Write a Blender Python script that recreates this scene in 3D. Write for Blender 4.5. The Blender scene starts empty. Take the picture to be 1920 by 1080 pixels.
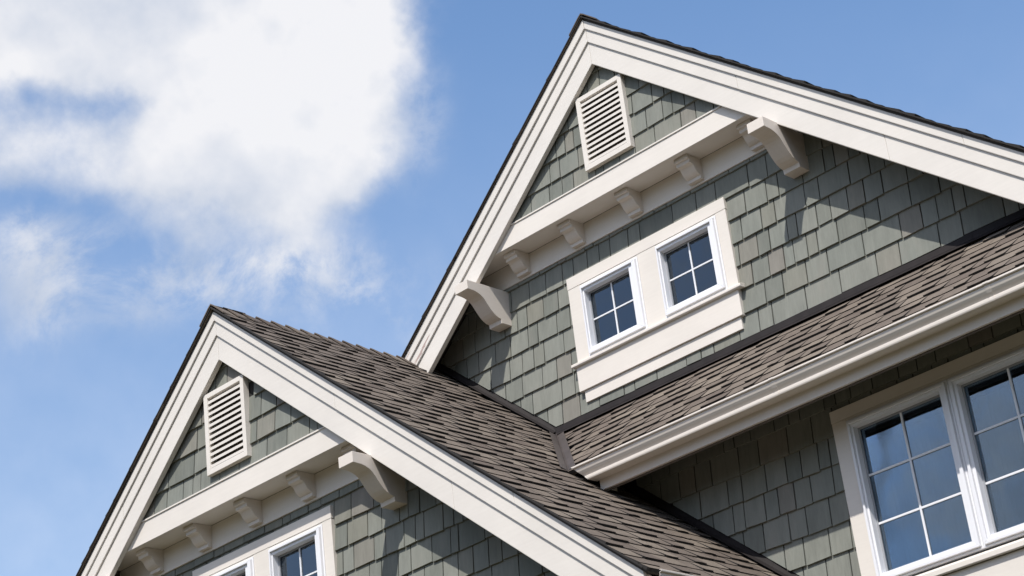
import bpy, bmesh, math, random
from mathutils import Matrix, Vector
random.seed(7)
S = bpy.context.scene
COL = S.collection
H = 10.6                                   # height of the upper gable's apex line above the ground

# ------------------------------------------------------------------ camera
cd = bpy.data.cameras.new('camera'); cam = bpy.data.objects.new('camera', cd); COL.objects.link(cam)
RT = Vector((0.6976309770, 0.7076343871, -0.1120919002))
UP = Vector((0.3758653518, -0.2282872668, 0.8981147817))
FW = Vector((-0.6099477496, 0.6686841541, 0.4252355168))
cam.matrix_world = Matrix(((RT.x, UP.x, -FW.x, 8.254878), (RT.y, UP.y, -FW.y, -10.575627),
                           (RT.z, UP.z, -FW.z, -8.987913 + H), (0, 0, 0, 1)))
cd.sensor_width = 36; cd.lens = 3725.254 / 1920 * 36
cd.clip_start = .1; cd.clip_end = 3000
S.camera = cam

# ------------------------------------------------------------------ light
TOSUN = Vector((.37, -1.0, 1.5)).normalized()
sd = bpy.data.lights.new('sun', 'SUN'); sd.energy = 3.6; sd.angle = math.radians(.53); sd.color = (1, .955, .89)
sun = bpy.data.objects.new('sun', sd); COL.objects.link(sun); sun.location = (10, -20, 40)
sun.rotation_euler = TOSUN.to_track_quat('Z', 'Y').to_euler()
S.view_settings.view_transform = 'Standard'; S.view_settings.look = 'None'
S.view_settings.gamma = 1; S.view_settings.use_curve_mapping = False
S.view_settings.exposure = 0.52

W = bpy.data.worlds.new('World'); S.world = W; W.use_nodes = True
nt = W.node_tree; nt.nodes.clear()
def N(t, **k):
    n = nt.nodes.new(t)
    for a, b in k.items(): setattr(n, a, b)
    return n
def link(a, b): nt.links.new(a, b)
def M(op, a, b=None, c=None, clamp=False):
    n = N('ShaderNodeMath', operation=op); n.use_clamp = clamp
    for i, v in enumerate((a, b, c)):
        if v is None: continue
        if isinstance(v, (int, float)): n.inputs[i].default_value = v
        else: link(v, n.inputs[i])
    return n.outputs[0]
def dot(vec, k):
    n = N('ShaderNodeVectorMath', operation='DOT_PRODUCT'); link(vec, n.inputs[0]); n.inputs[1].default_value = k
    return n.outputs['Value']
def smooth(x, a, b):
    n = N('ShaderNodeMapRange', interpolation_type='SMOOTHSTEP'); link(x, n.inputs[0])
    n.inputs[1].default_value = a; n.inputs[2].default_value = b
    return n.outputs[0]
def mixf(f, a, b): return M('ADD', M('MULTIPLY', a, M('SUBTRACT', 1, f)), M('MULTIPLY', b, f))
def noise(vec, sc, det, rough, dist=0.):
    n = N('ShaderNodeTexNoise'); link(vec, n.inputs['Vector']); n.inputs['Scale'].default_value = sc
    n.inputs['Detail'].default_value = det; n.inputs['Roughness'].default_value = rough
    n.inputs['Distortion'].default_value = dist
    return n.outputs['Fac']
sky = N('ShaderNodeTexSky', sky_type='NISHITA'); sky.sun_disc = False
sky.sun_elevation = math.asin(TOSUN.z); sky.sun_rotation = math.atan2(TOSUN.x, TOSUN.y)
sky.air_density = 1.0; sky.dust_density = 1.3; sky.ozone_density = 1.2; sky.altitude = 50
geo = N('ShaderNodeTexCoord').outputs['Generated']
f = dot(geo, FW); fpos = M('MAXIMUM', f, .05)
u = M('DIVIDE', dot(geo, RT), fpos); v = M('DIVIDE', dot(geo, UP), fpos)
warp = N('ShaderNodeTexNoise'); link(geo, warp.inputs['Vector']); warp.inputs['Scale'].default_value = 14
warp.inputs['Detail'].default_value = 5; warp.inputs['Roughness'].default_value = .55
sep = N('ShaderNodeSeparateXYZ'); link(warp.outputs['Color'], sep.inputs[0])
uw = M('ADD', u, M('MULTIPLY', M('SUBTRACT', sep.outputs[0], .5), .045))
vw = M('ADD', v, M('MULTIPLY', M('SUBTRACT', sep.outputs[1], .5), .045))
def blob(x, y, rx, ry, w, p=1.0):
    cx, cy = (x - 960) / 3725, (540 - y) / 3725
    a = M('DIVIDE', M('SUBTRACT', uw, cx), rx / 3725); b = M('DIVIDE', M('SUBTRACT', vw, cy), ry / 3725)
    q = M('ADD', M('MULTIPLY', a, a), M('MULTIPLY', b, b))
    return M('MULTIPLY', M('EXPONENT', M('MULTIPLY', M('POWER', q, p), -1)), w)
def total(lst):
    acc = None
    for q in lst:
        o = blob(*q); acc = o if acc is None else M('ADD', acc, o)
    return acc
# the big cumulus
reg = total([(520, 150, 262, 235, 1.15, 2.6), (300, 10, 480, 150, .80, 2.2), (430, 370, 205, 140, .62, 1.6), (100, 285, 300, 78, .56, 1.8),
             (20, 60, 300, 110, .50, 1.6), (700, 300, 95, 110, .26, 1.3), (585, 450, 75, 60, .34, 1.2), (-200, 100, 260, 300, .5, 1), (560, -330, 420, 200, .4, 1),
             (120, 170, 190, 60, .20, 1), (640, 420, 90, 70, .16, 1), (262, 265, 40, 50, -.12, 1)])
# the torn veil under it
wis = total([(420, 545, 330, 75, .62, 1.4), (60, 520, 100, 120, .55, 1.3), (560, 480, 170, 60, .45, 1.2), (690, 600, 90, 50, .5, 1), (150, 440, 190, 60, .30, 1.2), (790, 230, 50, 90, .35, 1.2)])
nz = noise(geo, 22, 13, .60, 0.)
sh_ = N('ShaderNodeVectorMath', operation='ADD'); link(geo, sh_.inputs[0]); sh_.inputs[1].default_value = (.005, -.003, .012)
nzs = noise(sh_.outputs[0], 16, 5, .5, 0.); nzb = noise(geo, 16, 5, .5, 0.)
near = M('MULTIPLY', reg, 3.2, clamp=True)
dens = M('ADD', reg, M('MULTIPLY', M('MULTIPLY', M('SUBTRACT', nz, .5), 1.05), near))
a_body = M('MULTIPLY', smooth(dens, .12, .92), .97)
nw = noise(geo, 20, 13, .66, .35)
a_wis = M('MULTIPLY', M('MULTIPLY', wis, smooth(nw, .34, .64)), 1.15, clamp=True)
a_in = M('SUBTRACT', 1, M('MULTIPLY', M('SUBTRACT', 1, a_body), M('SUBTRACT', 1, a_wis)))
# the rest of the sky carries scattered clouds of the same kind
gsep = N('ShaderNodeSeparateXYZ'); link(geo, gsep.inputs[0])
zz = M('MAXIMUM', M('ADD', gsep.outputs[2], .12), .06)
cmb = N('ShaderNodeCombineXYZ'); link(M('ADD', M('DIVIDE', gsep.outputs[0], zz), 3.3), cmb.inputs[0]); link(M('DIVIDE', gsep.outputs[1], zz), cmb.inputs[1])
far = M('ADD', noise(cmb.outputs[0], 1.5, 9, .58, .3), M('MULTIPLY', M('SUBTRACT', noise(geo, 17, 8, .6, .4), .5), .42))
glow_ = M('MULTIPLY', smooth(dot(geo, (-.46, -.83, .315)), .975, .998), .055)
a_out = M('MULTIPLY', smooth(M('ADD', far, glow_), .47, .70), .85)
inside = M('MULTIPLY', smooth(f, .90, .955), 1.0)
veil = M('MULTIPLY', M('SUBTRACT', 1, smooth(gsep.outputs[2], .30, .56)), .30)
alpha = M('MAXIMUM', mixf(inside, a_out, a_in), veil)
alpha = M('SUBTRACT', 1, M('MULTIPLY', M('SUBTRACT', 1, mixf(inside, a_out, a_in)), M('SUBTRACT', 1, veil)))
thick = smooth(dens, .35, 1.15)
relief = M('MULTIPLY', M('SUBTRACT', nzb, nzs), 2.2)
low_ = smooth(noise(geo, 7.5, 4, .5), .36, .62)
wsh = M('ADD', M('ADD', M('MULTIPLY', thick, .42), M('MULTIPLY', low_, .36)), M('SUBTRACT', M('ADD', relief, .34), total([(190, 10, 260, 85, .42, 1), (560, 365, 170, 75, .42, 1), (60, 330, 200, 50, .28, 1), (380, 480, 150, 40, .25, 1)])), clamp=True)
ccol = N('ShaderNodeMix', data_type='RGBA'); link(wsh, ccol.inputs[0])
ccol.inputs[6].default_value = (.52, .59, .72, 1); ccol.inputs[7].default_value = (.90, .90, .925, 1)
hs = N('ShaderNodeHueSaturation'); link(sky.outputs[0], hs.inputs['Color']); hs.inputs['Saturation'].default_value = 1.12
bgs = N('ShaderNodeBackground'); link(hs.outputs[0], bgs.inputs[0]); bgs.inputs[1].default_value = .15
bgc = N('ShaderNodeBackground'); link(ccol.outputs[2], bgc.inputs[0]); bgc.inputs[1].default_value = .71
ms = N('ShaderNodeMixShader'); link(alpha, ms.inputs[0]); link(bgs.outputs[0], ms.inputs[1]); link(bgc.outputs[0], ms.inputs[2])
wo = N('ShaderNodeOutputWorld'); link(ms.outputs[0], wo.inputs[0])

# ------------------------------------------------------------------ materials
def newmat(name):
    global nt
    m = bpy.data.materials.new(name); m.use_nodes = True; nt = m.node_tree
    return m, nt.nodes['Principled BSDF']
def ramp(fac, stops):
    r = N('ShaderNodeValToRGB'); link(fac, r.inputs[0]); e = r.color_ramp.elements
    while len(e) < len(stops): e.new(.5)
    for i, (p, c) in enumerate(stops): e[i].position = p; e[i].color = (*c, 1)
    return r.outputs[0]
def mapping(scale, src=None):
    tc = src or N('ShaderNodeNewGeometry').outputs['Position']
    n = N('ShaderNodeMapping'); link(tc, n.inputs[0]); n.inputs['Scale'].default_value = scale
    return n.outputs[0]
def mulcol(c, f):
    n = N('ShaderNodeVectorMath', operation='SCALE'); link(c, n.inputs[0])
    if isinstance(f, float): n.inputs['Scale'].default_value = f
    else: link(f, n.inputs['Scale'])
    return n.outputs[0]
def mixc(f, a, b):
    n = N('ShaderNodeMix', data_type='RGBA')
    if isinstance(f, float): n.inputs[0].default_value = f
    else: link(f, n.inputs[0])
    for i, x in ((6, a), (7, b)):
        if isinstance(x, tuple): n.inputs[i].default_value = (*x, 1)
        else: link(x, n.inputs[i])
    return n.outputs[2]
def bump(p, h, strength, dist):
    n = N('ShaderNodeBump'); link(h, n.inputs['Height']); n.inputs['Strength'].default_value = strength
    n.inputs['Distance'].default_value = dist; link(n.outputs[0], p.inputs['Normal'])

# sage stained cedar shingles: every piece its own tint, grain up and down, faint weather streaks
m_side, p = newmat('sage_stained_cedar')
rnd = N('ShaderNodeObjectInfo').outputs['Random']
base = ramp(rnd, [(0, (.138, .146, .128)), (.2, (.172, .180, .158)), (.5, (.206, .211, .185)), (.8, (.182, .192, .170)),
                  (.92, (.190, .190, .160)), (1, (.198, .186, .164))])
g1 = noise(mapping((150, 150, 6)), 1, 5, .65); g2 = noise(mapping((9, 9, 3)), 1, 4, .55); g3 = noise(mapping((38, 38, 2.5)), 1, 3, .6)
shade = M('ADD', .44, M('ADD', M('MULTIPLY', g1, .34), M('ADD', M('MULTIPLY', g2, .46), M('MULTIPLY', g3, .36))))
c = mulcol(base, shade)
c = mixc(M('MULTIPLY', smooth(g2, .52, .75), .30), c, (.205, .188, .165))
link(c, p.inputs['Base Color']); p.inputs['Roughness'].default_value = .82; p.inputs['Specular IOR Level'].default_value = .25
bump(p, g1, .35, .0025)
# black backing: the deep shade in the shingle gaps, put into its colour
m_gap_shade, p = newmat('black_gap_shade'); p.inputs['Base Color'].default_value = (.018, .018, .017, 1); p.inputs['Roughness'].default_value = .95
# sage paint on the plain walls out of the picture
m_wall, p = newmat('sage_wall_paint'); link(mulcol(ramp(noise(mapping((3, 3, 3)), 1, 4, .5), [(0, (.15, .16, .14)), (1, (.2, .21, .185))]), 1.0), p.inputs['Base Color']); p.inputs['Roughness'].default_value = .9
# cream painted wood
def trimmat(name, col, peel=0., grain=(4, 60, 60), dirt=.15):
    m, p = newmat(name)
    tc = N('ShaderNodeTexCoord').outputs['Object']
    pos = N('ShaderNodeNewGeometry').outputs['Position']
    n1 = noise(mapping((2.2, 2.2, 2.2), pos), 1, 5, .6); n2 = noise(mapping(grain, pos), 1, 4, .6); n3 = noise(mapping((70, 70, 70), pos), 1, 3, .6)
    s = M('ADD', 1 - dirt, M('ADD', M('MULTIPLY', n1, dirt * 1.2), M('MULTIPLY', n2, dirt * .7)))
    c = mulcol(ramp(n1, [(0, tuple(x * .97 for x in col)), (1, col)]), s)
    specks = smooth(n3, .72, .80)
    c = mixc(M('MULTIPLY', specks, .35), c, (.34, .30, .26))
    if peel:
        # bare wood where the paint has flaked: long slivers along the board
        ps = N('ShaderNodeSeparateXYZ'); link(pos, ps.inputs[0])
        al = M('ADD', M('MULTIPLY', ps.outputs[0], .765), M('MULTIPLY', ps.outputs[2], .643))
        ac = M('SUBTRACT', M('MULTIPLY', ps.outputs[2], .765), M('MULTIPLY', ps.outputs[0], .643))
        cb = N('ShaderNodeCombineXYZ'); link(al, cb.inputs[0]); link(ac, cb.inputs[1])
        pn = noise(mapping((3.2, 26, 1), cb.outputs[0]), 1, 6, .62)
        low = M('MULTIPLY', M('SUBTRACT', 8.42, ps.outputs[2]), .38 * peel)
        k = smooth(M('ADD', pn, M('MAXIMUM', low, -.015)), .725, .745)
        c = mixc(M('MULTIPLY', k, .9), c, (.36, .27, .24))
    link(c, p.inputs['Base Color']); p.inputs['Roughness'].default_value = .55; p.inputs['Specular IOR Level'].default_value = .35
    bump(p, M('ADD', n2, M('MULTIPLY', n3, .5)), .18, .002)
    return m
CREAM = (.69, .645, .588)
m_trim = trimmat('cream_painted_trim', CREAM)
m_rake = trimmat('cream_painted_rake', (.665, .628, .580))
m_peel = trimmat('cream_paint_flaking_off_wood', (.665, .628, .580), peel=1.0)
m_brk = trimmat('cream_painted_bracket_wood', (.66, .602, .54), dirt=.16, grain=(60, 7, 60))
m_gut = trimmat('cream_enamelled_gutter', (.65, .60, .54), dirt=.07); m_gut.node_tree.nodes['Principled BSDF'].inputs['Roughness'].default_value = .45
m_vinyl, p = newmat('white_vinyl'); p.inputs['Base Color'].default_value = (.74, .745, .77, 1); p.inputs['Roughness'].default_value = .45
m_vinyl_d, p = newmat('grey_glazing_seal'); p.inputs['Base Color'].default_value = (.30, .31, .33, 1); p.inputs['Roughness'].default_value = .5
m_brown_line, p = newmat('dark_brown_line'); p.inputs['Base Color'].default_value = (.12, .10, .085, 1); p.inputs['Roughness'].default_value = .9
m_vent, p = newmat('dark_vent_backing'); p.inputs['Base Color'].default_value = (.06, .048, .038, 1); p.inputs['Roughness'].default_value = .9
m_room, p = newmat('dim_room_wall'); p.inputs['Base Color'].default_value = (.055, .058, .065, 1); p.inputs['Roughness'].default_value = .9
m_curtain, p = newmat('sheer_curtain_cloth'); p.inputs['Base Color'].default_value = (.22, .235, .26, 1); p.inputs['Roughness'].default_value = .9
# brown metal flashing
m_metal, p = newmat('dark_brown_flashing')
n1 = noise(mapping((9, 9, 9)), 1, 5, .6)
link(ramp(n1, [(.25, (.012, .010, .010)), (.75, (.022, .018, .018))]), p.inputs['Base Color'])
p.inputs['Roughness'].default_value = .7; p.inputs['Specular IOR Level'].default_value = .2
m_valley, p = newmat('brown_valley_metal')
n1 = noise(mapping((9, 9, 9)), 1, 5, .6)
link(ramp(n1, [(.25, (.050, .041, .038)), (.75, (.078, .064, .060))]), p.inputs['Base Color'])
p.inputs['Roughness'].default_value = .5; p.inputs['Metallic'].default_value = .1
# asphalt shingles
m_roof, p = newmat('brown_asphalt_granules')
rnd = N('ShaderNodeObjectInfo').outputs['Random']
base = ramp(rnd, [(0, (.108, .088, .074)), (.3, (.126, .104, .087)), (.6, (.140, .116, .096)), (.85, (.158, .132, .108)), (1, (.178, .150, .122))])
gr = noise(mapping((260, 260, 260)), 1, 2, .7); g2 = noise(mapping((14, 14, 14)), 1, 4, .6)
c = mulcol(base, M('ADD', .24, M('ADD', M('MULTIPLY', gr, .95), M('MULTIPLY', g2, .60))))
link(c, p.inputs['Base Color']); p.inputs['Roughness'].default_value = .95; p.inputs['Specular IOR Level'].default_value = .15
bump(p, gr, .5, .003)
m_cut, p = newmat('black_asphalt_cut_edge'); p.inputs['Base Color'].default_value = (.018, .016, .015, 1); p.inputs['Roughness'].default_value = .95
m_starter, p = newmat('black_starter_strip'); p.inputs['Base Color'].default_value = (.02, .018, .017, 1); p.inputs['Roughness'].default_value = .95
m_deck, p = newmat('roof_deck_wood'); p.inputs['Base Color'].default_value = (.05, .042, .036, 1); p.inputs['Roughness'].default_value = .9
# glass: thin sheet that mirrors the sky by its angle and is clear otherwise
m_glass, p = newmat('window_glass'); nt.nodes.remove(p)
gl = N('ShaderNodeBsdfGlossy'); gl.inputs['Roughness'].default_value = .0; gl.inputs[0].default_value = (.74, .87, 1.0, 1)
tr = N('ShaderNodeBsdfTransparent'); tr.inputs[0].default_value = (.62, .68, .72, 1)
fr = N('ShaderNodeFresnel'); fr.inputs[0].default_value = 1.65
wv = noise(mapping((1.6, 1.6, 1.1)), 1, 2, .5)
bn = N('ShaderNodeBump'); link(wv, bn.inputs['Height']); bn.inputs['Strength'].default_value = .25; bn.inputs['Distance'].default_value = .02; link(bn.outputs[0], gl.inputs['Normal'])
mx = N('ShaderNodeMixShader'); link(M('ADD', M('MULTIPLY', fr.outputs[0], 1.45), .03, clamp=True), mx.inputs[0]); link(tr.outputs[0], mx.inputs[1]); link(gl.outputs[0], mx.inputs[2])
link(mx.outputs[0], nt.nodes['Material Output'].inputs[0])
m_leaf, p = newmat('dark_foliage'); link(ramp(noise(mapping((1.5, 1.5, 1.5)), 1, 5, .7), [(.3, (.018, .03, .012)), (.7, (.05, .07, .025))]), p.inputs['Base Color']); p.inputs['Roughness'].default_value = .9
# lawn
m_grass, p = newmat('lawn_grass')
n1 = noise(mapping((.35, .35, .35)), 1, 6, .6); n2 = noise(mapping((9, 9, 9)), 1, 4, .7)
link(mulcol(ramp(n1, [(.3, (.060, .050, .026)), (.7, (.100, .082, .042))]), M('ADD', .6, M('MULTIPLY', n2, .8))), p.inputs['Base Color']); p.inputs['Roughness'].default_value = .95

# ------------------------------------------------------------------ geometry helpers (apex coordinates, z = 0 at the roof apex line)
WP = {}
def obj(name, verts, faces, mat, parent=None, label=None, bev=0., kind=None, smooth_=False, mats=None):
    xs, ys, zs = zip(*verts)
    c = Vector(((min(xs) + max(xs)) / 2, (min(ys) + max(ys)) / 2, (min(zs) + max(zs)) / 2))
    me = bpy.data.meshes.new(name)
    me.from_pydata([(x - c.x, y - c.y, z - c.z) for x, y, z in verts], [], faces)
    bm = bmesh.new(); bm.from_mesh(me)
    bmesh.ops.recalc_face_normals(bm, faces=bm.faces)
    if bev:
        es = [e for e in bm.edges if len(e.link_faces) == 2 and e.calc_face_angle(0) > .5]
        bmesh.ops.bevel(bm, geom=es, offset=bev, segments=2, profile=.6, affect='EDGES', clamp_overlap=True)
    bm.to_mesh(me); bm.free()
    me.materials.append(mat)
    if smooth_:
        for q in me.polygons: q.use_smooth = True
    o = bpy.data.objects.new(name, me); COL.objects.link(o)
    w = c + Vector((0, 0, H)); WP[o] = w
    if parent:
        o.parent = parent; o.location = w - WP[parent]
    else: o.location = w
    if label: o['label'] = label
    if kind: o['kind'] = kind
    return o
class MB:
    def __init__(s): s.v = []; s.f = []
    def add(s, v, f):
        k = len(s.v); s.v += v; s.f += [tuple(i + k for i in q) for q in f]; return s
    def box(s, x0, x1, y0, y1, z0, z1):
        return s.add([(x, y, z) for x in (x0, x1) for y in (y0, y1) for z in (z0, z1)],
                     [(0, 1, 3, 2), (4, 6, 7, 5), (0, 4, 5, 1), (2, 3, 7, 6), (0, 2, 6, 4), (1, 5, 7, 3)])
    def pxz(s, poly, y0, y1):                     # polygon in x,z pushed from y0 to y1
        n = len(poly)
        return s.add([(x, y0, z) for x, z in poly] + [(x, y1, z) for x, z in poly],
                     [tuple(range(n)), tuple(range(2 * n - 1, n - 1, -1))] + [(i, (i + 1) % n, (i + 1) % n + n, i + n) for i in range(n)])
    def pyz(s, poly, x0, x1):
        n = len(poly)
        return s.add([(x0, y, z) for y, z in poly] + [(x1, y, z) for y, z in poly],
                     [tuple(range(n)), tuple(range(2 * n - 1, n - 1, -1))] + [(i, (i + 1) % n, (i + 1) % n + n, i + n) for i in range(n)])
    def obj(s, *a, **k): return obj(a[0], s.v, s.f, *a[1:], **k)
def clip(poly, planes):                           # keep a*x + b*z <= c
    for a, b, c in planes:
        out = []
        for i in range(len(poly)):
            p, q = poly[i], poly[(i + 1) % len(poly)]
            dp, dq = a * p[0] + b * p[1] - c, a * q[0] + b * q[1] - c
            if dp <= 0: out.append(p)
            if (dp < 0 < dq) or (dq < 0 < dp):
                t = dp / (dp - dq); out.append((p[0] + t * (q[0] - p[0]), p[1] + t * (q[1] - p[1])))
        poly = out
        if len(poly) < 3: return []
    return poly
def area(p): return abs(sum(p[i][0] * p[(i + 1) % len(p)][1] - p[(i + 1) % len(p)][0] * p[i][1] for i in range(len(p)))) / 2
T = .84                                            # gable pitch
CP = .80                                           # pitch of the low front roof
DX, DY, DZ = -2.369, -1.899, -2.0                  # the lower gable against the upper one
RA, RB, RC = -.588, -2.590, -3.632                 # roof planes: z = RA - T|x| ; z = RB - T|x-DX| ; z = RC + CP*y
GROUND = -H

# ------------------------------------------------------------------ the house
house = bpy.data.objects.new('house', None); COL.objects.link(house); house.location = (0, 0, 0); WP[house] = Vector((0, 0, 0))
house['label'] = 'sage green shingled house with cream trim, two stepped gables and brown asphalt roofs'
house['category'] = 'house'
gr = MB().box(-1200, 1200, -1200, 1200, GROUND - .5, GROUND).obj('ground', m_grass)
gr['kind'] = 'structure'

wm = MB(); wr = random.Random(5)
bmw = bmesh.new(); bmesh.ops.create_icosphere(bmw, subdivisions=2, radius=1)
iv = [v_.co.copy() for v_ in bmw.verts]; jf = [tuple(v_.index for v_ in f_.verts) for f_ in bmw.faces]; bmw.free()
for i in range(420):  # unseen trees added to keep the light of the low sky off the walls
    a_ = wr.uniform(0, math.tau); r_ = wr.uniform(46, 70); q_ = wr.uniform(3.2, 6.5); hz = wr.uniform(1, 10.5) + (r_ - 46) * .08
    wm.add([(3 + r_ * math.cos(a_) + q_ * v_.x * wr.uniform(.8, 1.2), -5 + r_ * math.sin(a_) + q_ * v_.y * wr.uniform(.8, 1.2), GROUND + hz + q_ * v_.z * wr.uniform(.8, 1.25)) for v_ in iv], jf)
wood = wm.obj('sky_blocking_wood', m_leaf); wood['kind'] = 'stuff'; wood['label'] = 'unseen dark green wood added round the lawn to block low sky light'

def wall_with_holes(name, rect, planes, holes, y0, y1, mat, label):
    x0, x1, z0, z1 = rect; mb = MB()
    xs = sorted({x0, x1, *[h[0] for h in holes], *[h[1] for h in holes]})
    for a, b in zip(xs, xs[1:]):
        cuts = [(h[2], h[3]) for h in holes if h[0] <= a and h[1] >= b]
        zc = [z0] + [z for c_ in cuts for z in c_] + [z1]
        for i in range(0, len(zc), 2):
            q = clip([(a, zc[i]), (b, zc[i]), (b, zc[i + 1]), (a, zc[i + 1])], planes)
            if len(q) > 2 and area(q) > 1e-5: mb.pxz(q, y0, y1)
    return mb.obj(name, mat, house, label=label)

def shingle_wall(wall, y, zb, dz, rows, joints, xr, planes, skips=(), trapez=0, limit=290, rng=random.Random(3)):
    """split cedar shingles: row k has its butts at zb - k*dz"""
    n = 0
    for k in rows:
        zbot = zb - k * dz; ztop = zbot + dz
        js = sorted(joints.get(k, []))
        xs = [xr[0]]
        x = xr[0]
        if js:
            while x < js[0] - .2:
                x += rng.choice((.09, .12, .14, .17, .2, .23)); xs.append(x)
            if xs[-1] > js[0] - .07: xs.pop()
            for j in js:
                while j - xs[-1] > .36: xs.append(xs[-1] + rng.uniform(.12, .22))
                if j - xs[-1] > .05: xs.append(j)
        x = xs[-1]
        while x < xr[1]:
            x += rng.choice((.09, .12, .14, .17, .2, .24)); xs.append(x)
        for a, b in zip(xs, xs[1:]):
            g = .0046
            jz = rng.uniform(-.0035, .0035); tl = rng.uniform(-.003, .003)
            q = clip([(a + g, zbot + jz - tl), (b - g, zbot + jz + tl), (b - g + rng.uniform(-.001, .001), ztop + .012), (a + g + rng.uniform(-.001, .001), ztop + .012)], planes)
            if len(q) < 3 or area(q) < 4e-4: continue
            mx_, mz_ = sum(p_[0] for p_ in q) / len(q), sum(p_[1] for p_ in q) / len(q)
            if any(all(s[0] <= p_[0] <= s[1] and s[2] <= p_[1] <= s[3] for p_ in q) for s in skips): continue
            for s in skips:
                if mz_ > s[2] and mz_ < s[3] and min(p_[0] for p_ in q) < s[1] - .09 and max(p_[0] for p_ in q) > s[0] + .09:
                    if max(p_[1] for p_ in q) > s[3] + .025: q = clip(q, [(0, -1, -(s[3] - .02))])
                    elif min(p_[1] for p_ in q) < s[2] - .025: q = clip(q, [(0, 1, s[2] + .02)])
                    else: q = clip(q, [(1, 0, s[0] + .05)] if mx_ < (s[0] + s[1]) / 2 else [(-1, 0, -s[1] + .05)])
            if len(q) < 3: continue
            th = .024 + rng.uniform(-.003, .003); tt = .007
            fy = lambda z: y - (tt + (th - tt) * min(1, max(0, (ztop - z) / dz)))
            nn = len(q)
            v = [(px, fy(pz), pz) for px, pz in q] + [(px, y, pz) for px, pz in q]
            fc = [tuple(range(nn)), tuple(range(2 * nn - 1, nn - 1, -1))] + [(i, (i + 1) % nn, (i + 1) % nn + nn, i + nn) for i in range(nn)]
            obj('siding_shingle', v, fc, m_side, wall); n += 1
    return n

# measured widths of the shingles, row by row
JA = {1: [-1.403, -1.2, -1.017, -0.834, -0.716, -0.566, -0.44, -0.325, -0.139, -0.019, 0.023, 0.309, 0.542, 0.729, 1.033, 1.205],
 2: [-1.85, -1.669, -1.506, -1.363, -1.256, -1.074, -0.912, 0.969, 1.165, 1.271, 1.487, 1.678, 1.768],
 3: [-1.834, -1.64, -1.469, -1.272, -1.165, -0.959, -0.815, 0.898, 1.081, 1.205, 1.471, 1.595, 1.856],
 4: [-1.721, -1.506, -1.366, -1.239, -1.126, -0.914, 0.838, 1.008, 1.117, 1.278, 1.363, 1.535, 1.655, 1.804, 1.944, 2.093],
 5: [-1.582, -1.396, -1.175, -1.019, -0.862, 0.921, 1.072, 1.208, 1.295, 1.412, 1.501, 1.674, 1.905, 2.027, 2.279, 2.51],
 6: [-1.311, -0.995, 1.001, 1.159, 1.365, 1.551, 1.851, 2.156, 2.329, 2.452, 2.578],
 7: [-1.175, -1.02, -0.836, -0.637, -0.388, -0.282, -0.062, 0.223, 0.363, 0.481, 0.724, 0.905, 1.027, 1.32, 1.616, 1.921, 2.111, 2.422, 2.601, 2.917, 3.022]}
JB = {1: [-3.02, -2.848, -2.733, -2.517, -2.471, -2.23, -2.071, -1.945, -1.729, -1.555, -1.374, -1.142],
 2: [-1.436, -1.224, -1.079, -0.899, -0.813, -0.7, -0.542], 3: [-1.503, -1.39, -1.18, -1.06, -0.876, -0.764, -0.679, -0.495, -0.398, -0.312],
 4: [-1.127, -0.959, -0.834, -0.63, -0.449, -0.375], 5: [-0.724, -0.545, -0.404]}
JTA = {-1: [-0.001, 0.155], 0: [-0.374, 0.372], 1: [-0.433, -0.34, 0.276, 0.475, 0.59], 2: [-0.626, -0.519, -0.32, 0.384, 0.548, 0.644, 0.761],
 3: [-0.086, 0.083, 0.24, 0.439, 0.697, 0.84, 1.007]}
JD = {1: [0.863, 1.035, 1.146, 1.278, 1.411, 1.589], 2: [0.485, 0.68, 0.82, 0.986, 1.194, 1.332, 1.52], 3: [0.59, 0.783, 0.916, 1.119, 1.273, 1.474, 1.641],
 4: [0.841, 1.059, 1.235, 1.414, 1.597], 5: [1.045, 1.19, 1.329, 1.498, 1.648]}
JTB = {-1: [-2.501], 0: [-2.682, -2.064], 1: [-2.752, -1.99, -1.814], 2: [-3.118, -2.802, -2.056, -1.848, -1.669],
 3: [-3.311, -3.151, -2.95, -2.832, -2.735, -2.501, -2.275, -1.956, -1.731, -1.482]}

def gable_planes(ox, z, extra=()): return [(T, 1, z + T * ox), (-T, 1, z - T * ox), *extra]
# upper wall (y = 0), under the upper gable and above both lower roofs
AH = [(-.635, -.085, -3.12, -2.60), (.14, .685, -3.12, -2.60)]
wallA = wall_with_holes('siding_wall', (-2.6, 3.9, -3.62, -.70), gable_planes(0, -.66, [(-T, -1, 2.60 - T * DX * 0 + T * 2.369)]), AH, -.001, .12, m_gap_shade, 'sage shingled wall under the upper gable')
cutB = (-T, -1, 2.590 - .094 + T * 2.369)          # stay above the lower gable's roof and its flashing: z >= RB + .094 - T(x-DX)
shingle_wall(wallA, 0, -2.289, .182, range(0, 8), JA, (-2.45, 3.75),
             gable_planes(0, -.68, [cutB, (0, -1, 3.566)]), [(-.77, .79, -3.46, -2.47)])
# upper gable triangle, standing proud on the belt
def triangle(ox, oy, oz, joints, label):
    w = MB().pxz(clip([(ox - 1.6, oz - 1.91), (ox + 1.6, oz - 1.91), (ox + 1.6, oz), (ox - 1.6, oz)], gable_planes(ox, oz - .70)), oy - .225, oy - .165)
    w = w.obj('siding_wall', m_gap_shade, house, label=label)
    shingle_wall(w, oy - .226, oz - 1.387, .1755, range(-2, 4), joints, (ox - 1.35, ox + 1.35),
                 gable_planes(ox, oz - .80, [(0, -1, -(oz - 1.912))]), [(ox - .2, ox + .2, oz - 1.8, oz - 1.24)])
triangle(0, 0, 0, JTA, 'sage shingled triangle in the peak of the upper gable')
triangle(DX, DY, DZ, JTB, 'sage shingled triangle in the peak of the lower gable')
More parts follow.
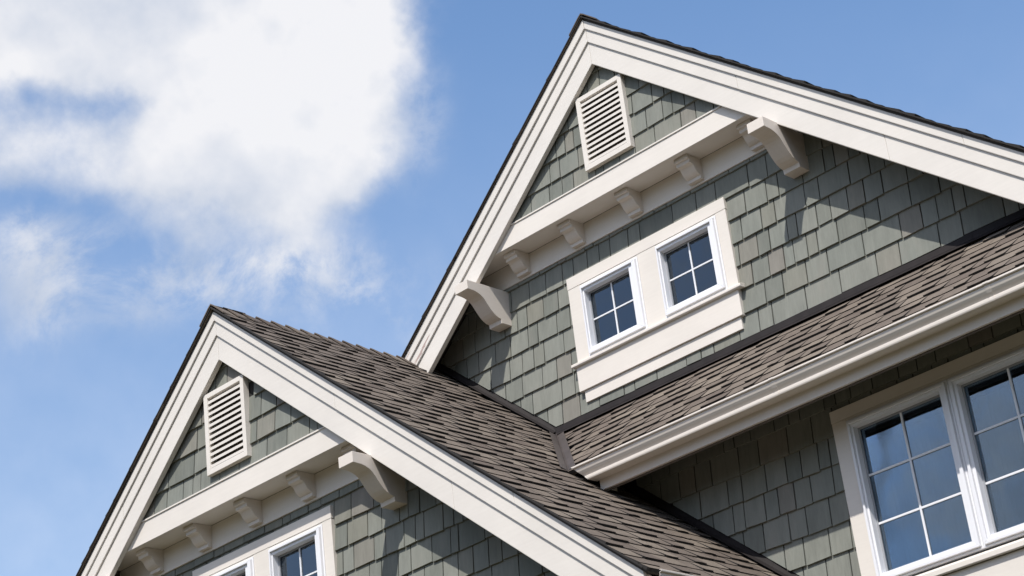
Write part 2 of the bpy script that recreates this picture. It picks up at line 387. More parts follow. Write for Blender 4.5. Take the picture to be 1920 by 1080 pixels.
# lower gable wall
BH = [(DX - .635, DX - .085, -5.02, -4.50), (DX + .14, DX + .685, -5.02, -4.50)]
wallB = wall_with_holes('siding_wall', (DX - 3.35, 1.15, GROUND + .02, -2.70), gable_planes(DX, -2.66), BH, DY - .001, DY + .12, m_gap_shade, 'sage shingled wall under the lower gable')
shingle_wall(wallB, DY, -4.32, .1815, range(0, 10), JB, (DX - 1.75, 1.13), gable_planes(DX, -2.70, [(0, -1, 6.0), (-1, 0, 4.15)]), [(DX - .77, DX + .79, -5.36, -4.37)])
# wall with the large window (y = -.497)
YD = -.497
DHOLE = [(1.80, 2.50, -5.70, -4.69), (2.58, 3.28, -5.70, -4.69)]
wallD = wall_with_holes('siding_wall', (-.9, 3.72, GROUND + .02, -4.07), [], DHOLE, YD - .001, YD + .12, m_gap_shade, 'sage shingled wall under the low front roof')
cutBD = (-T, -1, 2.590 - .094 + T * 2.369)
shingle_wall(wallD, YD, -4.893, .186, range(-3, 7), {k + 0: v_ for k, v_ in JD.items()}, (.0, 3.70), [cutBD, (1, 0, 3.70)], [(1.69, 3.40, -6.1, -4.57)])
# plain walls that close the house
MB().box(-5.72, -5.60, DY + .125, 8, GROUND + .02, -5.45).obj('side_wall', m_wall, house, label='plain sage wall on the left side')
MB().box(3.60, 3.72, YD + .125, 8, GROUND + .02, -3.72).obj('side_wall', m_wall, house, label='plain sage wall on the right side')
MB().box(1.03, 1.15, DY + .125, YD - .03, GROUND + .02, -5.62).obj('side_wall', m_wall, house, label='short return wall between the lower gable and the large window')
bw = MB().pxz([(-5.59, GROUND + .02), (3.59, GROUND + .02), (3.59, -3.65), (0, -.64), (-5.59, -5.33)], 7.85, 7.97)
bw.obj('back_wall', m_wall, house)

# ------------------------------------------------------------------ roofs
def deck(name, pts, th, mat, label=None, parent=house):
    v = [Vector(p_) for p_ in pts]; n = (v[1] - v[0]).cross(v[2] - v[0]).normalized()
    if n.z < 0: n = -n
    k = len(v)
    vv = [tuple(p_ - n * .004) for p_ in v] + [tuple(p_ - n * th) for p_ in v]
    return obj(name, vv, [tuple(range(k)), tuple(range(2 * k - 1, k - 1, -1))] + [(i, (i + 1) % k, (i + 1) % k + k, i + k) for i in range(k)], mat, parent, label=label)
zA = lambda x: RA - T * abs(x)
zB = lambda x: RB - T * abs(x - DX)
YA0, YB0 = -.332, DY - .332
roofAR = deck('roof_slope', [(0, YA0, zA(0)), (4.0, YA0, zA(4.0)), (4.0, 8, zA(4.0)), (0, 8, zA(0))], .02, m_deck, 'right slope of the upper gable roof')
roofAL = deck('roof_slope', [(-.001, YA0, zA(0)), (-.001, 8, zA(0)), (-6.1, 8, zA(6.1)), (-6.1, YA0, zA(6.1))], .02, m_deck, 'left slope of the upper gable roof')
XE = 1.40
roofBR = deck('roof_slope', [(DX, YB0, zB(DX)), (XE, YB0, zB(XE)), (XE, YD + .02, zB(XE)), (-.2, YD + .02, zB(-.2)), (-.2, 0.02, zB(-.2)), (DX, .02, zB(DX))], .02, m_deck, 'right slope of the lower gable roof')
roofBL = deck('roof_slope', [(DX - .001, YB0, zB(DX)), (DX - .001, YA0 - .02, zB(DX)), (-6.1, YA0 - .02, zB(-6.1)), (-6.1, YB0, zB(-6.1))], .02, m_deck, 'left slope of the lower gable roof')
# low front roof: starts at the valley with the lower gable's roof
YG = -1.0
vx = lambda y: DX + (RB - (RC + CP * y)) / T         # x of the valley at depth y
roofC = deck('roof_slope', [(vx(0), 0, RC), (vx(YG), YG, RC + CP * YG), (3.95, YG, RC + CP * YG), (3.95, 0, RC)], .02, m_deck, 'low front roof above the large window')

def tab_mesh(w, th, L, seed):
    r = random.Random(seed)
    c1, c2 = r.uniform(.004, .020), r.uniform(.004, .020)
    lift = r.uniform(0, .003)
    pts = [(0, .01), (c1, 0), (w * .5, r.uniform(-.004, .002)), (w - c2, 0), (w, .01), (w, L), (0, L)]
    top = [th + lift, th + lift, th + r.uniform(-.001, .003), th + lift, th + lift, .003, .003]
    v = [(x, y, -.004) for x, y in pts] + [(x, y, t_) for (x, y), t_ in zip(pts, top)]
    n = len(pts)
    me = bpy.data.meshes.new('roof_shingle')
    me.from_pydata(v, [], [tuple(range(n - 1, -1, -1)), (n, n + 1, n + 2, n + 3, n + 4), (n, n + 4, n + 5, n + 6)] + [(i, (i + 1) % n, (i + 1) % n + n, i + n) for i in range(n)])
    me.materials.append(m_roof); me.materials.append(m_cut); me.update()
    for q in list(me.polygons)[3:]: q.material_index = 1
    return me
EXP = .143
WIDTHS = (.09, .12, .15, .18, .21)
TABS = {(w, t_): [tab_mesh(w, t_, EXP + .03, i * 7 + j * 31 + int(w * 100)) for i in range(3)] for w in WIDTHS for j, t_ in enumerate((.010, .018))}
CAM = Vector((8.2549, -10.5756, -8.9879))
def lay(parent, origin, along, down, length, s_lo, s_hi, keep, rng, limit=290, rev=False, alt_only_edge=None):
    """courses of laminated shingles; origin = upper corner, along = course direction, down = slope direction"""
    nrm = along.cross(-down).normalized()
    if nrm.z < 0: nrm = -nrm; 
    specs = []
    nc = int(length / EXP) + 1
    for cidx in range(nc):
        d = min(length + .012, (cidx + 1) * EXP)
        s = s_lo + rng.uniform(-.003, .003) - (0 if alt_only_edge else 0)
        thick = rng.random() < .5
        if rev: s = -s_hi + rng.uniform(-.003, .003)
        while s < (-s_lo if rev else s_hi) - .02:
            w = rng.choice(WIDTHS)
            if rev: s0 = s; s = -s - w
            o = origin + along * s + down * (d + (rng.choice((0, 0, .004)) if thick else .0))
            t_ = .018 if thick else .010
            if keep(o + along * w * .5 - down * .05): specs.append((o, w, t_, rng.randrange(3)))
            if rev: s = s0
            s += w; thick = not thick if rng.random() < .85 else thick
            if alt_only_edge and s > (-s_hi if rev else s_lo) + alt_only_edge: break
    rotm = Matrix((( along.x, -down.x, nrm.x), (along.y, -down.y, nrm.y), (along.z, -down.z, nrm.z)))
    if rotm.determinant() < 0:
        raise RuntimeError('left-handed frame')
    specs.sort(key=lambda q: (q[0] - CAM).length)
    rest = MB()
    for i, (o, w, t_, k) in enumerate(specs):
        me = TABS[(w, t_)][k]
        wob = Matrix.Rotation(rng.uniform(-.012, .012), 3, 'Z') @ Matrix.Rotation(rng.uniform(-.006, .010), 3, 'X')
        R = rotm @ wob
        if i < limit:
            ob = bpy.data.objects.new('roof_shingle', me); COL.objects.link(ob); ob.parent = parent
            ob.rotation_euler = R.to_euler(); ob.location = o + Vector((0, 0, H)) - WP[parent]
        else:
            rest.add([tuple(o + R @ v_.co) for v_ in me.vertices], [tuple(p_.vertices) for p_ in me.polygons])
    if rest.v:
        ob = rest.obj('roof_shingle_rows', m_roof, parent); ob['kind'] = 'stuff'; ob.data.materials.append(m_cut)
        for i, q in enumerate(ob.data.polygons):
            if i % 10 >= 3: q.material_index = 1
    return len(specs)
cs = 1 / math.sqrt(1 + T * T)
dR = Vector((cs, 0, -T * cs)); dL = Vector((-cs, 0, -T * cs)); AY = Vector((0, 1, 0))
rr = random.Random(11)
# right slope of the lower gable: its courses run back from the rake; along must make a right-handed frame
def keepB(p_):
    if p_.y > YD - .0 and p_.x > vx(min(0, p_.y)) + .06: return False
    if p_.y > -.02: return False
    if p_.y < YD and p_.y > -1.0 and p_.x > vx(p_.y) + .02 and p_.x < -.25: return False
    return True
nB = lay(roofBR, Vector((DX, 0, RB)), AY, dR, (XE - DX) / cs, DY - .349, 0.02, keepB, rr)
# low front roof; -x runs along so that the frame stays right-handed
csC = 1 / math.sqrt(1 + CP * CP); dC = Vector((0, -csC, -CP * csC))
def keepC(p_): return p_.x > vx(max(YG, p_.y)) + .055 and p_.y < -.01
nC = lay(roofC, Vector((-2, 0, RC)), Vector((1, 0, 0)), dC, abs(YG) / csC + .01, .6, 5.95, keepC, rr)
# upper gable: only the ends at the rake and a narrow band behind them can be seen
lay(roofAR, Vector((0, 0, RA)), AY, dR, 4.0 / cs, -.349, 8, lambda p_: True, rr, alt_only_edge=.3)
lay(roofBL, Vector((DX, 0, RB)), -AY, dL, 3.7 / cs, .36, -DY + .349, lambda p_: True, rr, rev=True, alt_only_edge=.3)
lay(roofAL, Vector((0, 0, RA)), -AY, dL, 2.6 / cs, -.3, .349, lambda p_: True, rr, rev=True, alt_only_edge=.3)
# ridge caps
def ridge_caps(parent, ox, oz, y0, n):
    for i in range(n):
        y = y0 + i * EXP; r = rr.uniform(-.004, .004)
        w_, th = .145, .011; y1 = y + EXP + .03
        v = []
        for yy, lift in ((y + r, .034), (y1, .010)):
            for sx, dz_ in ((-w_, -T * w_ - .0), (-.03, -T * .03 + .004), (0, .0), (.03, -T * .03 + .004), (w_, -T * w_)):
                v.append((ox + sx, yy, oz + dz_ + lift))
            for sx, dz_ in ((-w_, -T * w_), (-.03, -T * .03 + .004), (0, .0), (.03, -T * .03 + .004), (w_, -T * w_)):
                v.append((ox + sx, yy, oz + dz_ + lift - th))
        f_ = []
        for j in range(4): f_ += [(j, j + 1, j + 11, j + 10), (j + 5, j + 15, j + 16, j + 6), (j, j + 5, j + 6, j + 1), (j + 10, j + 11, j + 16, j + 15)]
        f_ += [(0, 10, 15, 5), (4, 9, 19, 14)]
        obj('ridge_cap', v, f_, m_roof, parent)
ridge_caps(roofBR, DX, RB, DY - .356, 14)
ridge_caps(roofAR, 0, RA, -.356, 10)

# ------------------------------------------------------------------ rakes
def starter(ox, oy, oz, side, L):
    MB().pxz([(ox + side * .0005, oz - .004), (ox + side * L, oz - .004 - T * L), (ox + side * L, oz + .006 - T * L), (ox + side * .0005, oz + .006)], oy - .357, oy - .325).obj('starter_strip', m_starter, house)
starter(0, 0, RA, 1, 3.95); starter(0, 0, RA, -1, 2.5); starter(DX, DY, RB, 1, 3.75); starter(DX, DY, RB, -1, 3.70)
def rake(ox, oy, oz, side, L, layers, tag_):
    for nm, ztop, zbot, yf, yb, mat in layers:
        def pt(x, z0): return (ox + side * x, oz + z0 - T * x)
        cuts_ = [.0006] + ([{'w': 2.31, 'm': 1.27, 't': 2.86}[nm[0]] * L / 3.8] if L > 3 else []) + [L]
        for ci in range(len(cuts_) - 1):
          xa_, xb_ = cuts_[ci] + (.0007 if ci else 0), cuts_[ci + 1] - (.0007 if ci < len(cuts_) - 2 else 0)
          poly = [pt(xa_, zbot), pt(xb_, zbot), pt(xb_, ztop), pt(xa_, ztop)]
          MB().pxz(poly, oy + yf - .0008 * ci, oy + yb - .0004).obj('rake_board', mat, house, bev=.0045, label=f'{nm} rake board, {tag_}')
LAY = [('wide inner', -.63, -1.001, -.305, -.262, m_rake), ('middle stepped', -.62, -.806, -.318, -.3055, m_rake), ('top stepped', -.602, -.689, -.331, -.3185, m_rake)]
LAYP = [LAY[0], ('middle stepped flaking', -.62, -.806, -.320, -.3055, m_peel), ('top stepped', -.602, -.689, -.335, -.3205, m_peel)]
rake(0, 0, 0, 1, 3.87, LAY, 'right side of the upper gable')
rake(0, 0, 0, -1, 2.46, LAYP, 'left side of the upper gable')
rake(DX, DY, DZ, 1, 3.735, LAY, 'right side of the lower gable')
rake(DX, DY, DZ, -1, 3.70, LAY, 'left side of the lower gable')
# soffit between rake and wall, under the roof deck
for ox, oy, oz, LL, LR in ((0, 0, 0, 2.4, 3.85), (DX, DY, DZ, 3.68, 3.72)):
    for s_, L_ in ((-1, LL), (1, LR)):
        MB().pxz([(ox + s_ * .001, oz - .655), (ox + s_ * L_, oz - .655 - T * L_), (ox + s_ * L_, oz - .640 - T * L_), (ox + s_ * .001, oz - .640)], oy - .258, oy - .002).obj('rake_soffit', m_deck, house)

# ------------------------------------------------------------------ belt, frieze, brackets, vent
def ogee(pts): return pts
BIG = [(0, -2.586), (-.125, -2.586), (-.130, -2.552), (-.160, -2.546), (-.190, -2.532), (-.217, -2.512), (-.240, -2.488), (-.262, -2.462), (-.282, -2.436),
       (-.303, -2.412), (-.330, -2.393), (-.362, -2.380), (-.40, -2.372), (-.47, -2.369), (-.47, -2.293), (0, -2.289)]
SML = [(-.03, -2.243), (-.066, -2.243), (-.066, -2.217), (-.085, -2.211), (-.103, -2.197), (-.118, -2.178), (-.129, -2.158), (-.140, -2.146), (-.172, -2.140),
       (-.172, -2.116), (-.192, -2.110), (-.192, -2.0785), (-.03, -2.0785)]
def gable_trim(ox, oy, oz, tag_):
    zb_, zt_ = -2.081, -1.915
    hw = lambda z: (-1.001 - z) / T + .03
    b = MB().pxz([(ox - hw(zb_), oz + zb_), (ox + hw(zb_), oz + zb_), (ox + hw(zt_), oz + zt_), (ox - hw(zt_), oz + zt_)], oy - .26, oy - .238)
    belt = b.obj('belt_board', m_trim, house, bev=.002, label=f'cream belt board across the {tag_} gable')
    MB().box(ox - hw(-1.93) + .06, ox + hw(-1.93) - .06, oy - .268, oy - .226, oz - 1.9148, oz - 1.903).obj('drip_cap', m_trim, belt, bev=.0015)
    MB().box(ox - 1.71, ox + 1.71, oy - .2375, oy - .0365, oz - 2.076, oz - 2.066).obj('belt_soffit', m_trim, belt)
    MB().box(ox - 1.71, ox + 1.71, oy - .034, oy - .002, oz - 2.263, oz - 2.0765).obj('frieze_board', m_trim, house, bev=.002, label=f'flat cream frieze board under the belt of the {tag_} gable')
    ords = ['first', 'second', 'third', 'fourth', 'fifth']
    for i in range(5):
        cx_ = ox + (i - 2) * .6
        o_ = MB().pyz([(oy + y_ - .0045, oz + z_) for y_, z_ in SML], cx_ - .0625, cx_ + .0625).obj('small_bracket', m_brk, house, bev=.0018, label=f'{ords[i]} small bracket from the left under the {tag_} belt')
    for x0_, x1_, w_ in ((-1.568, -1.427, 'left'), (1.41, 1.551, 'right')):
        MB().pyz([(oy + y_ - (.03 if y_ == 0 else 0) * 0, oz + z_) for y_, z_ in BIG], ox + x0_, ox + x1_).obj('large_bracket', m_brk, house, bev=.0025, label=f'large scrolled bracket at the {w_} end of the {tag_} belt')
    # vent
    yf = oy - .283
    fm = MB()
    o4 = [(-.235, -1.832), (.237, -1.832), (.237, -1.201), (-.235, -1.201)]; i4 = [(-.191, -1.789), (.198, -1.789), (.198, -1.238), (-.191, -1.238)]
    for k in range(4):
        a, b2, c_, d_ = o4[k], o4[(k + 1) % 4], i4[(k + 1) % 4], i4[k]
        fm.pxz([(ox + a[0], oz + a[1]), (ox + b2[0], oz + b2[1]), (ox + c_[0], oz + c_[1]), (ox + d_[0], oz + d_[1])], yf, oy - .232)
    vent = fm.obj('gable_vent', m_trim, house, bev=.0015, label=f'slatted white vent in the {tag_} gable peak')
    MB().box(ox - .19, ox + .197, oy - .240, oy - .236, oz - 1.788, oz - 1.239).obj('vent_backing', m_vent, vent)  # plain dark sheet closing the vent behind its slats
    n = 12
    for k in range(n):
        z_ = oz - 1.252 - k * (.545 / n)
        MB().pyz([(yf + .004, z_ - .033), (yf + .004, z_ - .011), (oy - .242, z_ + .010), (oy - .242, z_ + .002)], ox - .1905, ox + .1975).obj('vent_slat', m_trim, vent)
gable_trim(0, 0, 0, 'upper'); gable_trim(DX, DY, DZ, 'lower')

# ------------------------------------------------------------------ windows
def ring(mb, x0, x1, z0, z1, w, yf, yb):
    o4 = [(x0, z0), (x1, z0), (x1, z1), (x0, z1)]; i4 = [(x0 + w, z0 + w), (x1 - w, z0 + w), (x1 - w, z1 - w), (x0 + w, z1 - w)]
    for k in range(4):
        mb.pxz([o4[k], o4[(k + 1) % 4], i4[(k + 1) % 4], i4[k]], yf, yb)
    return mb
def window(x0, x1, z0, z1, gx0, gx1, gz0, gz1, y, nx, nz_, label, mun=.012, room=.9, curtain=False):
    """x0..z1 outer frame, gx0..gz1 glass; y = wall plane"""
    fm = MB()
    ring(fm, x0, x1, z0, z1, .014, y - .044, y + .02)
    w1 = min(gx0 - x0, gz0 - z0, z1 - gz1)
    a0, a1, b0, b1 = x0 + .015, x1 - .015, z0 + .015, z1 - .015
    sx0, sx1, sz0, sz1 = gx0 - .004, gx1 + .004, gz0 - .004, gz1 + .004
    def qring(o, i, yf, yb):
        for k in range(4):
            oo = [(o[0], o[2]), (o[1], o[2]), (o[1], o[3]), (o[0], o[3])]; ii = [(i[0], i[2]), (i[1], i[2]), (i[1], i[3]), (i[0], i[3])]
            fm.pxz([oo[k], oo[(k + 1) % 4], ii[(k + 1) % 4], ii[k]], yf, yb)
    mid = [a0 + (sx0 - a0) * .45, a1 - (a1 - sx1) * .45, b0 + (sz0 - b0) * .45, b1 - (b1 - sz1) * .45]
    qring((a0, a1, b0, b1), mid, y - .062, y + .02)
    qring((mid[0] + .0008, mid[1] - .0008, mid[2] + .0008, mid[3] - .0008), (sx0, sx1, sz0, sz1), y - .046, y + .03)
    win = fm.obj('window', m_vinyl, house, bev=.0025, label=label)
    b = MB(); ring(b, gx0 - .0035, gx1 + .0035, gz0 - .0035, gz1 + .0035, .012, y + .004, y + .014); b.obj('glazing_bead', m_vinyl_d, win)
    b = MB(); ring(b, gx0 + .004, gx1 - .004, gz0 + .004, gz1 - .004, .018, y + .020, y + .028); b.obj('reflection_ring', m_vinyl, win)  # ring added behind the glass, imitating the doubled reflection at its edge
    for i in range(nx):
        for j in range(nz_):
            pa, pb = gx0 + (gx1 - gx0) * i / nx, gx0 + (gx1 - gx0) * (i + 1) / nx
            qa, qb = gz0 + (gz1 - gz0) * j / nz_, gz0 + (gz1 - gz0) * (j + 1) / nz_
            MB().box(pa + .0003, pb - .0003, y + .0152, y + .0172, qa + .0003, qb - .0003).obj('pane', m_glass, win)
    for i in range(1, nx):
        xm = gx0 + (gx1 - gx0) * i / nx
        MB().box(xm - mun / 2, xm + mun / 2, y + .006, y + .0148, gz0 - .003, gz1 + .003).obj('muntin', m_vinyl, win, bev=.0015)
    for j in range(1, nz_):
        zm = gz0 + (gz1 - gz0) * j / nz_
        MB().box(gx0 - .003, gx1 + .003, y + .0075, y + .0147, zm - mun / 2, zm + mun / 2).obj('muntin', m_vinyl, win, bev=.0015)
    # the room behind: five inner faces
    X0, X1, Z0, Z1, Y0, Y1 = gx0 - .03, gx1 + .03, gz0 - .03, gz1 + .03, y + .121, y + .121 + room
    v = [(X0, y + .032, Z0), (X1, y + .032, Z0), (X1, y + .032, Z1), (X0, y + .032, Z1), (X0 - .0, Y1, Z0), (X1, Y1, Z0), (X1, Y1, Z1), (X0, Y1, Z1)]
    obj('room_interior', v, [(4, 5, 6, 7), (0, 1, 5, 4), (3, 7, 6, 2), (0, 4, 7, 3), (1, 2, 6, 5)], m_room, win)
    if curtain:
        n = 60; vv = []; ff = []
        for i in range(n + 1):
            x_ = gx0 - .01 + (gx1 - gx0 + .02) * i / n
            yy = y + .10 + .012 * math.sin(i * .9) + .006 * math.sin(i * 2.3 + 1)
            zt = gz1 - .075
            vv += [(x_, yy, gz0 - .02), (x_ + .004 * math.sin(i), yy * 1 + .004, gz0 + .42 + .05 * math.sin(i * .25)), (x_, yy, zt)]
        for i in range(n):
            for k in range(2): ff.append((i * 3 + k, i * 3 + 3 + k, i * 3 + 4 + k, i * 3 + 1 + k))
        obj('sheer_curtain', vv, ff, m_curtain, win, smooth_=True)
        MB().box(gx0 - .02, gx1 + .02, y + .06, y + .085, gz1 - .028, gz1 + .01).obj('blind_headrail', m_vinyl_d, win)
    return win
def pair(ox, oy, dz_, tag_):
    B_ = lambda x: ox + x
    window(B_(-.657), B_(-.062), dz_ - 3.158, dz_ - 2.566, B_(-.614), B_(-.160), dz_ - 3.087, dz_ - 2.628, oy, 2, 2, f'left small white window of the {tag_} pair')
    window(B_(.119), B_(.706), dz_ - 3.158, dz_ - 2.566, B_(.162), B_(.620), dz_ - 3.083, dz_ - 2.628, oy, 2, 2, f'right small white window of the {tag_} pair')
    y1 = oy - .001
    cas = MB()
    cas.box(B_(-.785), B_(.803), oy - .040, y1, dz_ - 2.551, dz_ - 2.458)
    cas = cas.obj('window_casing', m_trim, house, bev=.002, label=f'flat cream casing around the {tag_} pair of windows')
    for a, b in ((-.783, -.6575), (-.0615, .1185), (.7065, .801)):
        MB().box(B_(a), B_(b), oy - .038, y1, dz_ - 3.164, dz_ - 2.553).obj('casing_board', m_trim, cas, bev=.002)
    for a, b in ((-.657, -.062), (.119, .706)):
        MB().box(B_(a), B_(b), oy - .036, y1, dz_ - 2.5655, dz_ - 2.5535).obj('casing_filler', m_trim, cas)
    MB().pyz([(y1, dz_ - 3.196), (oy - .070, dz_ - 3.200), (oy - .076, dz_ - 3.194), (oy - .076, dz_ - 3.178), (oy - .070, dz_ - 3.172), (y1, dz_ - 3.160)], B_(-.822), B_(.842)).obj('window_sill', m_trim, cas, bev=.002)
    MB().box(B_(-.795), B_(.797), oy - .050, y1, dz_ - 3.398, dz_ - 3.199).obj('apron_board', m_trim, cas, bev=.0025)
    MB().box(B_(-.757), B_(.769), oy - .034, y1, dz_ - 3.492, dz_ - 3.4).obj('apron_trim', m_trim, cas, bev=.002)
pair(0, 0, 0, 'upper'); pair(DX, DY, -1.895, 'lower')
# large window
gz0_, gz1_ = -5.667, -4.719
window(1.779, 2.543, -5.735, -4.662, 1.829, 2.470, gz0_, gz1_, YD, 2, 3, 'left half of the large white window', mun=.014, curtain=True)
window(2.545, 3.31, -5.735, -4.662, 2.607, 3.250, gz0_, gz1_, YD, 2, 3, 'right half of the large white window', mun=.014, curtain=True)
y1 = YD - .001
cas = MB().box(1.668, 3.42, YD - .040, y1, -4.641, -4.562).obj('window_casing', m_trim, house, bev=.002, label='flat cream casing around the large window')
MB().box(1.670, 1.7785, YD - .038, y1, -5.741, -4.643).obj('casing_board', m_trim, cas, bev=.002)
MB().box(3.3105, 3.418, YD - .038, y1, -5.741, -4.643).obj('casing_board', m_trim, cas, bev=.002)
MB().box(1.779, 3.31, YD - .036, y1, -4.6615, -4.6435).obj('casing_filler', m_trim, cas)
MB().pyz([(y1, -5.80), (YD - .072, -5.812), (YD - .078, -5.806), (YD - .078, -5.776), (YD - .072, -5.768), (y1, -5.738)], 1.64, 3.45).obj('window_sill', m_trim, cas, bev=.002)
MB().box(1.67, 3.418, YD - .046, y1, -6.05, -5.813).obj('apron_board', m_trim, cas, bev=.002)

# ------------------------------------------------------------------ flashings
def strip(name, quads, mat, label=None, th=.0015):
    mb = MB()
    for q in quads:
        v = [Vector(p_) for p_ in q]; n = (v[1] - v[0]).cross(v[3] - v[0]).normalized() * th
        mb.add([tuple(p_) for p_ in v] + [tuple(p_ + n) for p_ in v], [(0, 1, 2, 3), (7, 6, 5, 4), (0, 4, 5, 1), (1, 5, 6, 2), (2, 6, 7, 3), (3, 7, 4, 0)])
    return mb.obj(name, mat, house, label=label)
def stepflash(y, xa, xb, label):
    # flashing up the wall over the lower gable's roof, in overlapping lengths
    xs = [xa]
    while xs[-1] < xb: xs.append(min(xb, xs[-1] + .62))
    qs = []
    for i, (a, b) in enumerate(zip(xs, xs[1:])):
        b2 = min(xb, b + .03); l = .001 * (i % 2)
        za, zb2 = zB(a), zB(b2)
        qs.append([(a, y - .004 - l, za + .125), (b2, y - .004 - l, zb2 + .125), (b2, y - .005 - l, zb2 + .088), (a, y - .005 - l, za + .088)])
        qs.append([(a, y - .005 - l, za + .088), (b2, y - .005 - l, zb2 + .088), (b2, y - .030 - l, zb2 + .052), (a, y - .030 - l, za + .052)])
        qs.append([(a, y - .030 - l, za + .052), (b2, y - .030 - l, zb2 + .052), (b2, y - .062 - l, zb2 + .036), (a, y - .062 - l, za + .036)])
    strip('wall_flashing', qs, m_metal, label)
stepflash(0, DX + .05, -1.10, 'dark metal flashing where the lower gable roof meets the upper wall')
stepflash(YD, -.25, XE, 'dark metal flashing where the lower gable roof meets the lower wall')
qs = []; xs = [-1.14]
while xs[-1] < 3.9: xs.append(min(3.9, xs[-1] + 1.9))
for i, (a, b) in enumerate(zip(xs, xs[1:])):
    l = .002 * (i % 2)
    qs.append([(a, -.002 - l, RC + .125), (b, -.002 - l, RC + .125), (b, -.036 - l, RC + .012), (a, -.036 - l, RC + .012)])
    qs.append([(a, -.034 - l, RC + .012), (b, -.034 - l, RC + .012), (b, -.062 - l, RC - .014), (a, -.062 - l, RC - .014)])
strip('wall_flashing', qs, m_metal, 'dark metal flashing along the top of the low front roof')
# W shaped valley metal
va = Vector((vx(0), 0, RC)); vb = Vector((vx(YG) , YG, RC + CP * YG)); vd = (vb - va).normalized()
va = va + vd * .05; vb = vb - vd * .01
nBr = Vector((T * cs, 0, cs)); nCr = Vector((0, -CP * csC, csC))
lft = nBr.cross(vd).normalized(); lft = lft if lft.x < 0 or lft.y < 0 else -lft
if lft.dot(Vector((-1, -1, 0))) < 0: lft = -lft
rgt = nCr.cross(vd).normalized()
if rgt.x < 0: rgt = -rgt
up_ = Vector((0, 0, 1))
def vrow(P_): return [P_ + lft * .072 + nBr * .028, P_ + lft * .014 + nBr * .020, P_ + up_ * .040, P_ + rgt * .014 + nCr * .020, P_ + rgt * .072 + nCr * .028]
ra, rb = vrow(va), vrow(vb)
strip('valley_flashing', [[ra[i], ra[i + 1], rb[i + 1], rb[i]] for i in range(4)], m_valley, 'brown metal valley where the two roofs meet')

# ------------------------------------------------------------------ eaves of the low front roof
YF = -.93
fb, ft_ = -4.607, -4.40
MB().box(.03, 3.97, YF, YF + .022, fb, -4.395).obj('fascia_board', m_gut, house, bev=.002, label='cream fascia board under the long gutter')
MB().box(.032, .056, YF + .0225, YF + .14, fb + .012, -4.45).obj('fascia_return', m_gut, house, bev=.002)
v = [(-.10, YF + .023, -4.595), (3.95, YF + .023, -4.595), (3.95, YD - .022, -4.595 + (YD - YF - .045) * CP), (-.10, YD - .022, -4.595 + (YD - YF - .045) * CP)]
deck('eave_soffit', v, .014, m_deck)
MB().box(-.0, 3.95, YF + .023, YD - .05, -4.60, -4.592).obj('eave_ledger', m_deck, house) if False else None
# ogee gutter, an open section swept along x
def gutter(prof, along0, along1, mapf, label, cut0=None):
    """prof: outer line from back-bottom round to the lip; thin metal"""
    mb = MB(); th = .0025
    inner = []
    n = len(prof)
    for i, (a, b) in enumerate(prof):
        p0 = Vector(prof[max(0, i - 1)]); p1 = Vector(prof[min(n - 1, i + 1)]); d = (p1 - p0).normalized()
        inner.append((a - d.y * th * -1 * -1, b + d.x * th))
    rowf = []
    for e, al in enumerate((along0, along1)):
        off = [(cut0(b) if (cut0 and e == 0) else 0) for a, b in prof]
        rowf.append([mapf(al + o_, a, b) for (a, b), o_ in zip(prof, off)] + [mapf(al + o_, a, b) for (a, b), o_ in zip(inner, off)])
    v = rowf[0] + rowf[1]; m_ = 2 * n; f_ = []
    for i in range(n - 1):
        f_ += [(i, i + 1, i + 1 + m_, i + m_), (i + n, i + n + m_, i + 1 + n + m_, i + 1 + n), (i, i + n, i + n + 1, i + 1), (i + m_, i + 1 + m_, i + 1 + n + m_, i + n + m_)]
    f_ += [(0, m_, m_ + n, n), (n - 1, 2 * n - 1, m_ + 2 * n - 1, m_ + n - 1)]
    return obj('gutter', v, f_, m_gut, house, label=label)
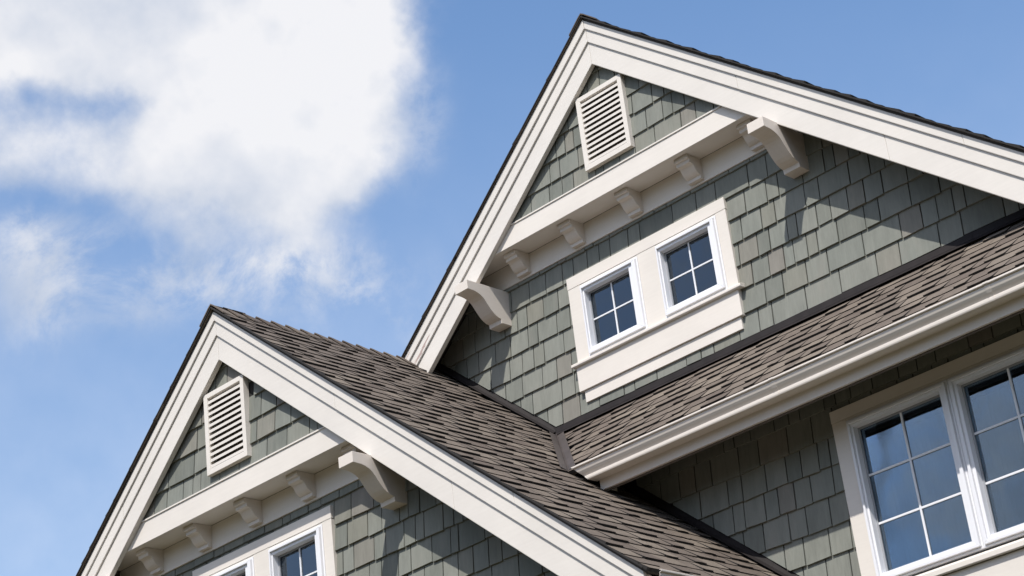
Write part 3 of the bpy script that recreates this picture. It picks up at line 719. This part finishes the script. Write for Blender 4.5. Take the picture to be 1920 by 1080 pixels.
# profile as (distance out from the fascia, height)
PR = [(0.0, -.010), (.0, -.112), (.082, -.112), (.092, -.110), (.095, -.102), (.095, -.088), (.089, -.085), (.088, -.079), (.093, -.070), (.103, -.058), (.112, -.044), (.117, -.030), (.118, -.018),
      (.118, -.014), (.128, -.014), (.131, -.010), (.131, -.002), (.128, .001), (.118, .001)]
GZ = -4.424
gut = gutter(PR, 0.0, 3.98, lambda s, a, b: (s, YF - .001 - a, GZ + b), 'long cream ogee gutter along the low front roof', cut0=lambda b: -.098 - (b) * .0 + (-.9) * (b + .0) * 1.0 if False else -.095 - b * .93)
MB().box(.032, 3.97, YF + .0225, YF + .034, fb - .010, fb + .03).obj('fascia_edge_line', m_brown_line, house)  # dark brown strip drawn as the line of the fascia's underside
for sx_ in (1.62, 3.2):
    g2_ = gutter([(a - (.0 if a < .01 else -.0022), b - .0012 if b < -.05 else b + .0012) for a, b in PR], sx_, sx_ + .035, lambda s, a, b: (s, YF - .001 - a, GZ + b), None)
    g2_.name = 'gutter_joint'
# apron metal between the last course and the gutter
strip('drip_edge', [[(vx(YG) + .1, YG + .02, RC + CP * (YG + .02) + .001), (3.95, YG + .02, RC + CP * (YG + .02) + .001), (3.95, YG - .012, RC + CP * (YG - .012) - .006), (vx(YG) + .1, YG - .012, RC + CP * (YG - .012) - .006)]], m_gut)
# lower gable eave on the right
gz2 = zB(XE) - .02
MB().box(XE - .055, XE - .033, DY - .30, YD - .03, gz2 - .17, gz2 - .02).obj('fascia_board', m_gut, house, bev=.002, label='short cream fascia at the right eave of the lower gable roof')
gutter(PR, DY - .335, YD - .03, lambda s, a, b: (XE - .032 + a, s, gz2 - .005 + b), 'short cream gutter at the right eave of the lower gable roof')
# left eaves and right eaves, out of the picture
MB().box(-6.10, -6.078, DY - .30, 7.9, zA(6.1) - .20, zA(6.1) - .045).obj('fascia_board', m_gut, house, label='cream fascia at the left eave')
MB().box(3.975, 3.997, .02, 7.9, zA(4.0) - .20, zA(4.0) - .045).obj('fascia_board', m_gut, house, label='cream fascia at the right eave of the upper roof')
print('tabs', nB, nC, 'objects', len(bpy.data.objects))
